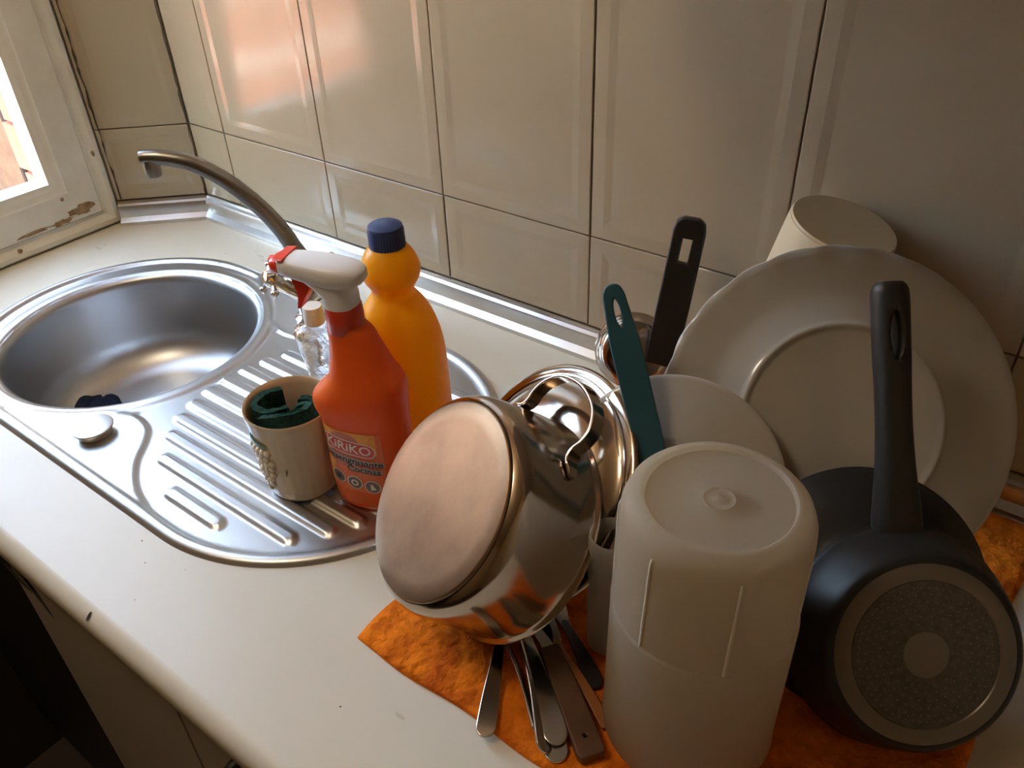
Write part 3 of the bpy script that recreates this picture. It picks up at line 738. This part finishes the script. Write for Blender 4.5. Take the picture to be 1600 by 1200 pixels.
# loop handle: strap bent from a flat strip
def pt(ph, k, out):
    rr_ = .0967 + .0048 * k; a = radians(ph); return Vector(((rr_ + out) * cos(a), (rr_ + out) * sin(a), PH * k))
hpts = [pt(58, .63, .0022), pt(63, .64, .0026), pt(67.5, .65, .0032), pt(70.5, .67, .0085), pt(72, .70, .018), pt(75.5, .73, .0290), pt(83, .75, .0385), pt(94, .75, .0420), pt(105, .75, .0385), pt(112, .74, .0290), pt(116, .73, .018), pt(117.5, .72, .0085), pt(120, .71, .0032), pt(124, .70, .0026), pt(128, .69, .0022)]
hs = smooth(hpts, 6); rings = []
for i, p in enumerate(hs):
    t = (hs[min(i + 1, len(hs) - 1)] - hs[max(i - 1, 0)]).normalized(); zl = Vector((0, 0, 1)); zl = (zl - t * zl.dot(t)).normalized(); nn = t.cross(zl)
    e0 = min(i, len(hs) - 1 - i) / 8; wd = .0072 * min(1, .35 + .65 * e0); th = .0016
    rings.append([p + zl * wd * cx_ + nn * th * cy_ for cx_, cy_ in ((-1, -.4), (-.9, -1), (.9, -1), (1, -.4), (1, .4), (.9, 1), (-.9, 1), (-1, .4))])
local(MB().loft([[tuple(q) for q in r_] for r_ in rings], cap0=True, cap1=True).build('loop_handle', m_pot, pot, angle=50))

# --- second steel vessel behind it
A2 = Vector((.373, .678, -.634)).normalized(); C2 = Vector((.6418, -.3420, .0993))
X2 = axis_frame(C2, A2)
pot2 = empty('steel_pan_lid', C2, 'shiny domed steel lid standing on edge behind the copper based pot', 'lid', None, X2)
lp = [(1e-5, -.0330), (.020, -.0328), (.040, -.0318), (.056, -.0300), (.066, -.0270), (.074, -.0215), (.080, -.0145), (.085, -.0085), (.0895, -.0052), (.0925, -.0050), (.0975, -.0045), (.1000, -.0028), (.1008, -.0005), (.1000, .0010), (.0970, .0002), (.090, -.0030), (.080, -.011), (.06, -.027), (1e-5, -.0315)]
lp = [(max(r_ * 1.168, 1e-5), z_ * .85) for r_, z_ in lp]
local(MB().lathe(lp, 112).build('dome', m_pot, pot2, angle=50))
local(MB().lathe([(.1045, -.0040), (.1057, -.0054), (.1074, -.0054), (.1086, -.0040)], 96).build('rim_bead', m_pot, pot2))

# --- small steel saucepan with black handle by the wall
A3 = Vector((-.42, .62, -.40)).normalized(); C3 = Vector((.5905, -.0750, .0830))
X3 = axis_frame(C3, A3)
sp_ = empty('small_saucepan', C3, 'small ridged steel pan with a black slotted handle leaning on the tiles', 'pan', None, X3)
s3 = [(1e-5, -.026), (.030, -.026), (.035, -.0245), (.0385, -.021), (.0395, -.017), (.0385, -.0145), (.0410, -.011), (.0425, -.007), (.0415, -.0045), (.0435, -.001), (.0455, .003), (.0450, .006), (.0430, .005), (.040, -.005), (.036, -.022), (1e-5, -.0235)]
local(MB().lathe(s3, 72).build('body', m_pot, sp_, angle=50))
def handle_mesh(outl, holes, ext, bev): return curve_mesh([outl] + holes, ext, bev, 3)
hb0, hb1 = Vector((.628, -.084, .073)), Vector((.633, -.042, .2475))
hy = (hb1 - hb0); HL = hy.length; hy.normalize(); hz = (CAM_C - hb0); hz = (hz - hy * hz.dot(hy)).normalized(); hx = hy.cross(hz)
Xh = frame(hb0, hx, hy, hz)
W_ = .0155
ol = [(-W_ * .95, .012), (W_ * 1.05, .012), (W_ * 1.05, HL * .5), (W_ * .98, HL - .012), (W_ * .85, HL - .004), (W_ * .5, HL), (-W_ * .5, HL), (-W_ * .85, HL - .004), (-W_ * .98, HL - .012), (-W_ * .95, HL * .5)]
hl = [(-.0075, HL - .050), (.0075, HL - .050), (.0075, HL - .018), (-.0075, HL - .018)]
v_, f_ = handle_mesh(ol, [hl], .004, .0025)
hobj = MB().add(v_, f_, X=Xh).build('handle', m_blackplastic, sp_, angle=40)
MB().tube([Xh @ Vector((.000, .020, 0)), Xh @ Vector((-.001, 0, -.002)), Xh @ Vector((-.008, -.012, -.006)), X3 @ Vector((.040, -.01, .002))], [.0055, .005, .0045, .004], 10, flat=.6).build('tang', m_spout, sp_)

# --- big scalloped plate
A4 = Vector((-.474, .683, -.556)).normalized(); C4 = Vector((.8518, -.1795, .1599))
X4 = axis_frame(C4, A4)
def scal(a, r, z, k):
    if r > .135: r = r * (1 + .0085 * (abs(cos(12 * a)) - .6) * (r - .135) / .021); z = z + .0012 * cos(24 * a) * (r - .135) / .021
    return r, z
pf = [(1e-5, -.0118), (.05, -.0120), (.0800, -.0122), (.0835, -.0130), (.0855, -.0150), (.0875, -.0152), (.0890, -.0138), (.0920, -.0122), (.0980, -.0102), (.1050, -.0075), (.1110, -.0052), (.1180, -.0036), (.128, -.0027), (.140, -.0017), (.150, -.0010), (.1560, -.0006), (.1572, .0008), (.1560, .0024), (.145, .0020), (.125, .0012), (.114, -.0004), (.105, -.0030), (.095, -.0072), (.088, -.0088), (1e-5, -.0088)]
pl4 = MB().lathe(pf, 240, X=None, rmod=scal).build('dinner_plate', m_white, angle=60); pl4.matrix_basis = X4
tag(pl4, 'large white plate with a scalloped rim standing upright behind the black pans', 'plate')
# --- smaller white dish in front of it
A5 = Vector((-.337, .767, -.545)).normalized(); C5 = CAM_C + .98 * (Vector((.7501, -.2910, .1144)) - CAM_C)
X5 = axis_frame(C5, A5)
pf5 = [(1e-5, -.0108), (.03, -.0108), (.044, -.0108), (.048, -.0112), (.0505, -.0110), (.055, -.0096), (.064, -.0082), (.074, -.0066), (.085, -.0045), (.096, -.0024), (.106, -.0007), (.1095, -.0001), (.1105, .0010), (.1095, .0022), (.098, .0006), (.08, -.0022), (.062, -.0055), (.05, -.0080), (1e-5, -.0082)]
pf5 = [(max(r_ * .0987 / .1105, 1e-5), z_) for r_, z_ in pf5]
pl5 = MB().lathe(pf5, 112).build('soup_plate', m_white, angle=60); pl5.matrix_basis = X5
tag(pl5, 'smaller smooth rimmed white plate standing behind the translucent container', 'plate')

# --- kitchen canister (cream cylinder) tilted by the wall
c0, c1 = Vector((.722, -.056, .013)), Vector((.791, -.055, .286))
X6 = axis_frame(c0, (c1 - c0)); H6 = (c1 - c0).length
can = empty('canister', c0, 'cream cylindrical plastic canister leaning behind the large scalloped plate', 'canister', None, X6)
local(MB().lathe([(1e-5, 0), (.047, 0), (.049, .003), (.0500, H6 * .5), (.0510, H6 - .006), (.0507, H6 - .002), (.0490, H6 - .001)], 64).build('body', m_cream, can, angle=50))
local(MB().lathe([(.0498, H6 - .0015), (.0492, H6 + .0010), (.047, H6 + .0008), (1e-5, H6 + .0004)], 64).build('end', mat('tan_plastic', (.50, .37, .20), .5), can, angle=50))
# blue grey lid peeping out beside it
X7 = axis_frame((.705, -.055, .160), (.05, .95, -.30))
bl_ = MB().lathe([(1e-5, .0), (.020, -.001), (.0235, 0), (.0245, .003), (.0235, .006), (1e-5, .006)], 40).build('plastic_lid', m_bluegrey, angle=50); bl_.matrix_basis = X7
tag(bl_, 'dark blue grey round lid peeping out behind the left edge of the scalloped plate', 'lid')

# --- teal utensil
t0, t1_ = Vector((.792, -.3455, .078)), Vector((.6665, -.2662, .2818))
ty = (t1_ - t0); TL = ty.length; ty.normalize(); tz = (CAM_C - t0); tz = (tz - ty * tz.dot(ty)).normalized(); tx = ty.cross(tz)
Xt = frame(t0, tx, ty, tz)
teal = empty('spatula', t0, 'teal plastic spatula standing handle up in front of the steel lid', 'spatula', None, Xt)
to = smooth2([(-.0095, .03), (.0095, .03), (.0102, .08), (.0112, .13), (.0115, TL - .055), (.0102, TL - .035), (.0088, TL - .020), (.0078, TL - .008), (.004, TL - .001), (-.004, TL - .001), (-.0078, TL - .008), (-.0088, TL - .020), (-.0102, TL - .035), (-.0115, TL - .055), (-.0112, .13), (-.0102, .08)], 4, True)
th_ = [(.0042 * cos(a_) * (1 if 1 else 1), TL - .0235 + (.0135 if sin(a_) > 0 else .0135) * sin(a_)) for a_ in [2 * pi * i / 24 for i in range(24)]]
v_, f_ = curve_mesh([to, th_], .0016, .0016, 2)
local(MB().add(v_, f_).build('handle', m_teal, teal, angle=40))
bl2 = [(-.008, .04), (-.012, .030), (-.013, .014), (-.012, .002), (.012, .002), (.013, .014), (.012, .030), (.008, .04)]
v_, f_ = curve_mesh([bl2], .0008, .0006, 1)
local(MB().add(v_, f_).build('blade', m_teal, teal, angle=40))

# --- translucent container upside down
KX, KY, KZ = .8405, -.4165, .2500
kon = empty('storage_container', (KX, KY, ZFELT), 'tall frosted plastic container standing upside down at the front of the mat', 'container')
z0 = ZFELT
kp = [(.0680, z0), (.0686, z0 + .003), (.0676, .02), (.0668, .148), (.0664, .1495), (.0656, .1505), (.0652, .152), (.0648, .20), (.0642, .228), (.0632, .2375), (.0605, .2445), (.0560, .2490), (.0528, .2503), (.0515, .2512), (.0495, .2512), (.0485, .2500), (.0478, .2478), (.030, .2470), (.0115, .2470), (.0105, .2478), (.0095, .2470), (.0045, .2470), (.0030, .2482), (1e-5, .2486)]
th = .0016
inn = [(1e-5, .2460), (.0475, .2455), (.055, .2465), (.0585, .2430), (.0612, .2360), (.0622, .227), (.0628, .20), (.0632, .150), (.0646, .145), (.0656, .02), (.0664, z0)]
# gentle rounded-square shoulder with upright seams
def kmod(a, r, z, k):
    return r, z
MB().lathe(kp + inn[:0], 96, X=Matrix.Translation((KX, KY, 0)), rmod=kmod)
MB().lathe(kp[:-1] + [(1e-5, .2486)] , 96, X=Matrix.Translation((KX, KY, 0))).v
kb = MB().lathe([(r, z) for r, z in kp], 96, X=Matrix.Translation((KX, KY, 0)))
kb.lathe(inn, 96, X=Matrix.Translation((KX, KY, 0)))
n_ = 96
# close the lip between outer and inner walls
o1 = 0; o2 = len(kp) * n_ + (len(inn) - 1) * n_
kb.f += [(o1 + i, o1 + (i + 1) % n_, o2 + (i + 1) % n_, o2 + i) for i in range(n_)]; kb.m += [0] * n_
kb.build('body', m_frost, kon, angle=50)
def rib_v(ang, zb_, zt_, name='moulded_seam'):
    pts = []
    for k in range(22):
        z = zb_ + (zt_ - zb_) * k / 21
        if z < .228: r = .0652 - (.0010) * (z - .15) / .078
        else: r = .0642 - .010 * ((z - .228) / .02) ** 2
        a = radians(ang + (z - .2) * 20)
        pts.append((KX + (r) * cos(a), KY + (r) * sin(a), z))
    MB().tube(pts, .0013, 8).build(name, m_seam, kon)
for ang in (-104, -52, -156, 0, 52, 104, 156): rib_v(ang, .151, .236)

# --- translucent tumbler beside it
UX, UY = .750, -.392
tum = MB().lathe([(1e-5, ZFELT + .002), (.017, ZFELT), (.0178, ZFELT + .002), (.0192, .120), (.0194, .135), (.0188, .1400), (.0178, .1410), (.0172, .135), (.0160, .012), (1e-5, .011)], 56, X=Matrix.Translation((UX, UY, 0))).build('tumbler', m_frost2, angle=50)
tag(tum, 'small frosted plastic tumbler between the steel pot and the tall container', 'cup')

# --- frying pans
def frying_pan(C, A, rb, H, R, label, handle):
    X = axis_frame(C, A); e = empty('frying_pan', C, label, 'pan', None, X)
    p = [(rb * .985, .0006), (rb + .0015, .0008), (rb + .006, .0040), (rb + (R - rb) * .55, H * .36), (rb + (R - rb) * .86, H * .74), (R - .0008, H * .95), (R + .0008, H), (R - .0010, H + .0016), (R - .0035, H), (rb + (R - rb) * .80, H * .76), (rb + (R - rb) * .48, H * .40), (rb - .002, .0062), (1e-5, .0055)]
    p = [(max(a, 1e-5), b_) for a, b_, _ in [tuple(q) for q in smooth([(a, b_, 0) for a, b_ in p], 3)]]
    local(MB().lathe(p, 112).build('body', m_black, e, angle=60))
    bd = local(MB().lathe([(1e-5, -.0002), (rb * .80, -.0002), (rb * .81, .0006)], 96).build('base_plate', m_panbase, e))
    local(MB().lathe([(rb * .800, .0004), (rb * .815, -.0008), (rb * .86, -.0012), (rb * .90, -.0007), (rb * .97, -.0002), (rb * 1.0, .0010), (rb * 1.005, .003)], 96).build('base_ring', m_panring, e))
    local(MB().lathe([(rb * .25, -.0002), (rb * .245, -.0008), (1e-5, -.0008)], 48).build('base_boss', m_panring, e))
    db = MB()
    for kx, rr_ in enumerate((.34, .42, .50, .58, .66, .73)):
        nn_ = int(14 + kx * 9)
        for i in range(nn_):
            a = 2 * pi * i / nn_ + kx * .3; s = .0008
            q = Matrix.Translation((rb * rr_ * cos(a), rb * rr_ * sin(a), -.0003))
            db.add([(s * cos(j * pi / 3), s * sin(j * pi / 3), 0) for j in range(6)] + [(0, 0, -.0004)], [(j, (j + 1) % 6, 6) for j in range(6)], X=q)
    o = local(db.build('base_dimples', m_panring, e)); tag(o, kind='stuff')
    if handle:
        # local frame: y is up in the rim plane
        L0, L1 = R - .016, R + .188
        hz_ = H - .004
        pts = [(L0, .0150, .0100), (L0 + .012, .0190, .0115), (L0 + .03, .0178, .0122), (L0 + .055, .0150, .0122), (L0 + .085, .0132, .0120), (L0 + .12, .0130, .0118), (L0 + .15, .0138, .0116), (L1 - .014, .0140, .0112), (L1 - .004, .0128, .0100), (L1, .0095, .0075)]
        slot0, slot1 = L1 - .060, L1 - .022
        hb_ = MB(); rings = []
        for (y_, wx, wz) in [tuple(q) for q in smooth(pts, 4)]:
            rings.append([(wx * (abs(cos(t)) ** .75) * (1 if cos(t) > 0 else -1), y_, hz_ + wz * (abs(sin(t)) ** .75) * (1 if sin(t) > 0 else -1)) for t in [2 * pi * i / 28 for i in range(28)]])
        hb_.loft(rings, cap0=True, cap1=True)
        ho = local(hb_.build('handle', m_blackplastic, e, angle=50))
        cut = MB(); n = 20; cy = (slot0 + slot1) / 2; L_ = (slot1 - slot0) / 2
        lo = [(.0052 * cos(2 * pi * i / n) * sqrt(max(.0, 1)), cy + L_ * sin(2 * pi * i / n)) for i in range(n)]
        cut.prism(lo, hz_ - .03, hz_ + .03)
        co = cut.build('cutter', m_blackplastic, e); local(co)
        bm_ = ho.modifiers.new('slot', 'BOOLEAN'); bm_.operation = 'DIFFERENCE'; bm_.object = co; bm_.solver = 'EXACT'
        bpy.context.view_layer.update()
        dg = bpy.context.evaluated_depsgraph_get(); me = bpy.data.meshes.new_from_object(ho.evaluated_get(dg))
        ho.modifiers.clear(); ho.data = me; bpy.data.objects.remove(co)
    return e
frying_pan(Vector((.9821, -.3345, .1040)), Vector((-.50407, .64859, -.57030)), .0676, .0442, .0881, 'black frying pan tipped base outward with its slotted handle pointing up', True)
A9 = Vector((-.392, .648, -.653)).normalized()
frying_pan(Vector((.9225, -.2803, .0822)) - A9 * .036, A9, .050, .036, .1003, 'second black pan nested behind the pan whose handle points up', False)

# ================================================================ CUTLERY
def cutlery(name, label, tipxy, direction, L, wd, kind, m=m_cutlery, z=ZFELT + .001, tilt=0.0, pitch=0.0, cat=None, group=None):
    d = Vector((direction[0], direction[1], pitch)).normalized(); n = Vector((0, 0, 1)); n = (n - d * n.dot(d)).normalized(); s = d.cross(n)
    n2 = n * cos(tilt) + s * sin(tilt); s2 = d.cross(n2)
    X = frame(Vector((tipxy[0], tipxy[1], z)), s2, d, n2)
    e = empty(name, X.translation, label, cat or name, group, X)
    w2 = wd / 2
    hl_ = L * .52
    h = smooth2([(-w2 * .3, .0005), (-w2 * .8, w2 * .45), (-w2, w2 * 1.3), (-w2 * .85, L * .2), (-w2 * .5, hl_ * .8), (-.0026, hl_), (.0026, hl_), (w2 * .5, hl_ * .8), (w2 * .85, L * .2), (w2, w2 * 1.3), (w2 * .8, w2 * .45), (w2 * .3, .0005)], 4, True)
    if kind == 'wood':
        h = [(-w2 * .85, .0), (-w2, .003), (-w2 * .95, L * .3), (-w2 * .7, hl_), (w2 * .7, hl_), (w2 * .95, L * .3), (w2, .003), (w2 * .85, 0)]
        ho = [(.0030 * cos(2 * pi * i / 14), .016 + .0030 * sin(2 * pi * i / 14)) for i in range(14)]
        v1, f1 = curve_mesh([h, ho], .0035, .0014, 2)
        v1 = [(x, y, zz + .005) for x, y, zz in v1]
    else:
        v1, f1 = curve_mesh([h], .0005, .0007, 2); v1 = [(x, y, zz + .0014 + .0035 * sin(min(y / hl_, 1) * pi)) for x, y, zz in v1]
    local(MB().add(v1, f1).build('handle', m, e, angle=40))
    if kind == 'spoon':
        b = MB(); rings = []
        for j in range(8):
            k = j / 7; rings.append([(.019 * k * cos(2 * pi * i / 24) * (1 - .12 * sin(2 * pi * i / 24)), L - .03 + .030 * k * sin(2 * pi * i / 24), .001 + .007 * k * k) for i in range(24)])
        b.loft(rings[1:], cap0=True); b.add([(-.0026, hl_ - .002, .0014), (.0026, hl_ - .002, .0014), (.004, L - .058, .008), (-.004, L - .058, .008)], [(0, 1, 2, 3)])
        local(b.build('spoon_bowl', m, e))
    elif kind == 'fork':
        b = MB(); b.box((-.0026, hl_ - .002, .0010), (.0026, L - .07, .0030)); b.box((-.010, L - .07, .001), (.010, L - .048, .003))
        for i in range(4): b.box((-.010 + i * .0056, L - .048, .001), (-.0068 + i * .0056, L, .003))
        local(b.build('tines', m, e, smooth=False))
    else:
        v1, f1 = curve_mesh([[(-.004, hl_ - .003), (.004, hl_ - .003), (.009, hl_ + .02), (.009, L - .02), (.004, L - .002), (-.006, L), (-.007, hl_ + .02)]], .0004, .0003, 1)
        local(MB().add([(x, y, zz + .0016) for x, y, zz in v1], f1).build('blade', m_cutlery, e, angle=40))
    return e
cutlery('knife', 'steel table knife with rounded handle end overhanging the mat edge left of the other cutlery', (.7198, -.5303), (-.484, .875), .205, .0150, 'knife')
cutlery('fork', 'thin steel fork turned on its edge just right of the separate knife', (.7537, -.5060), (-.802, .597), .19, .0125, 'fork', tilt=1.0, z=ZFELT + .006)
cutlery('spoon', 'narrow steel spoon with darker handle tilted on edge left of the two flat spoons', (.7683, -.5160), (-.717, .697), .20, .016, 'spoon', tilt=.75, z=ZFELT + .0065)
cutlery('spoon', 'steel spoon with bright rounded handle lying on top in the cutlery bundle', (.7735, -.5035), (-.76, .65), .20, .0185, 'spoon', z=ZFELT + .006)
cutlery('spoon', 'steel spoon whose handle end sticks out lowest under the other spoon', (.7800, -.5130), (-.742, .671), .20, .0185, 'spoon', z=ZFELT + .0006)
cutlery('kitchen_knife', 'brown wooden handled knife with a hole in the handle right of the spoons', (.8000, -.4960), (-.80, .60), .20, .0200, 'wood', m_woodh, cat='knife')
cutlery('wooden_utensil', 'amber wooden handled utensil lying right of the brown knife', (.7960, -.4660), (-.873, .489), .18, .0085, 'wood2', m_amber, cat='utensil', z=ZFELT + .001)
cutlery('knife', 'dark handled knife with rounded end lying nearest the tall container', (.7700, -.4400), (-.831, .556), .14, .0140, 'knife', m_blackplastic, cat='knife', z=ZFELT + .001)

# ================================================================ OUTSIDE THE WINDOW
ext = MB().box((-9, -9, -2.3), (XG - .12, 9, -2.2)).build('courtyard_ground', m_roof, smooth=False); tag(ext, kind='structure')
nb1 = empty('neighbour_building', (-4.6, 0, -2.2), 'sunlit building with red wall and white bands opposite the window', 'building')
MB().box((-6, -7, -2.2), (-4.6, .5, 1.0)).build('wall', m_redwall, nb1, smooth=False)
for z in (-1.05, -.55, -.05, .45): MB().box((-4.6, -7, z), (-4.55, .5, z + .09)).build('band', m_extwhite, nb1, smooth=False)
MB().box((-6, -7.1, 1.0), (-4.5, .6, 1.12)).build('parapet', m_extwhite, nb1, smooth=False)
nb2 = empty('side_building', (-3.0, 1.5, -2.2), 'cream rendered wall with brick corner seen through the window', 'building')
MB().box((-6, .9, -2.2), (-1.2, 2.2, 3.0)).build('wall', m_facade, nb2, smooth=False)
for i in range(14):
    z = -2.0 + i * .24; MB().box((-3.29 - (.04 if i % 2 else 0), .86, z), (-3.20, .90, z + .22)).build('brick', m_redwall, nb2, smooth=False)
MB().tube(smooth([(-3.36, .885, 2.0), (-3.35, .885, .8), (-3.33, .885, -.2), (-3.35, .885, -.8), (-3.34, .885, -1.6)], 6), .018, 8).build('cable', m_cable, nb2)
MB().box((-4.3, .78, -1.30), (-3.62, .90, -1.04)).build('red_ledge', m_redwall, nb2, smooth=False)
MB().box((-3.52, .84, -1.06), (-3.40, .90, -.96)).build('meter_box', m_bluegrey, nb2, smooth=False)
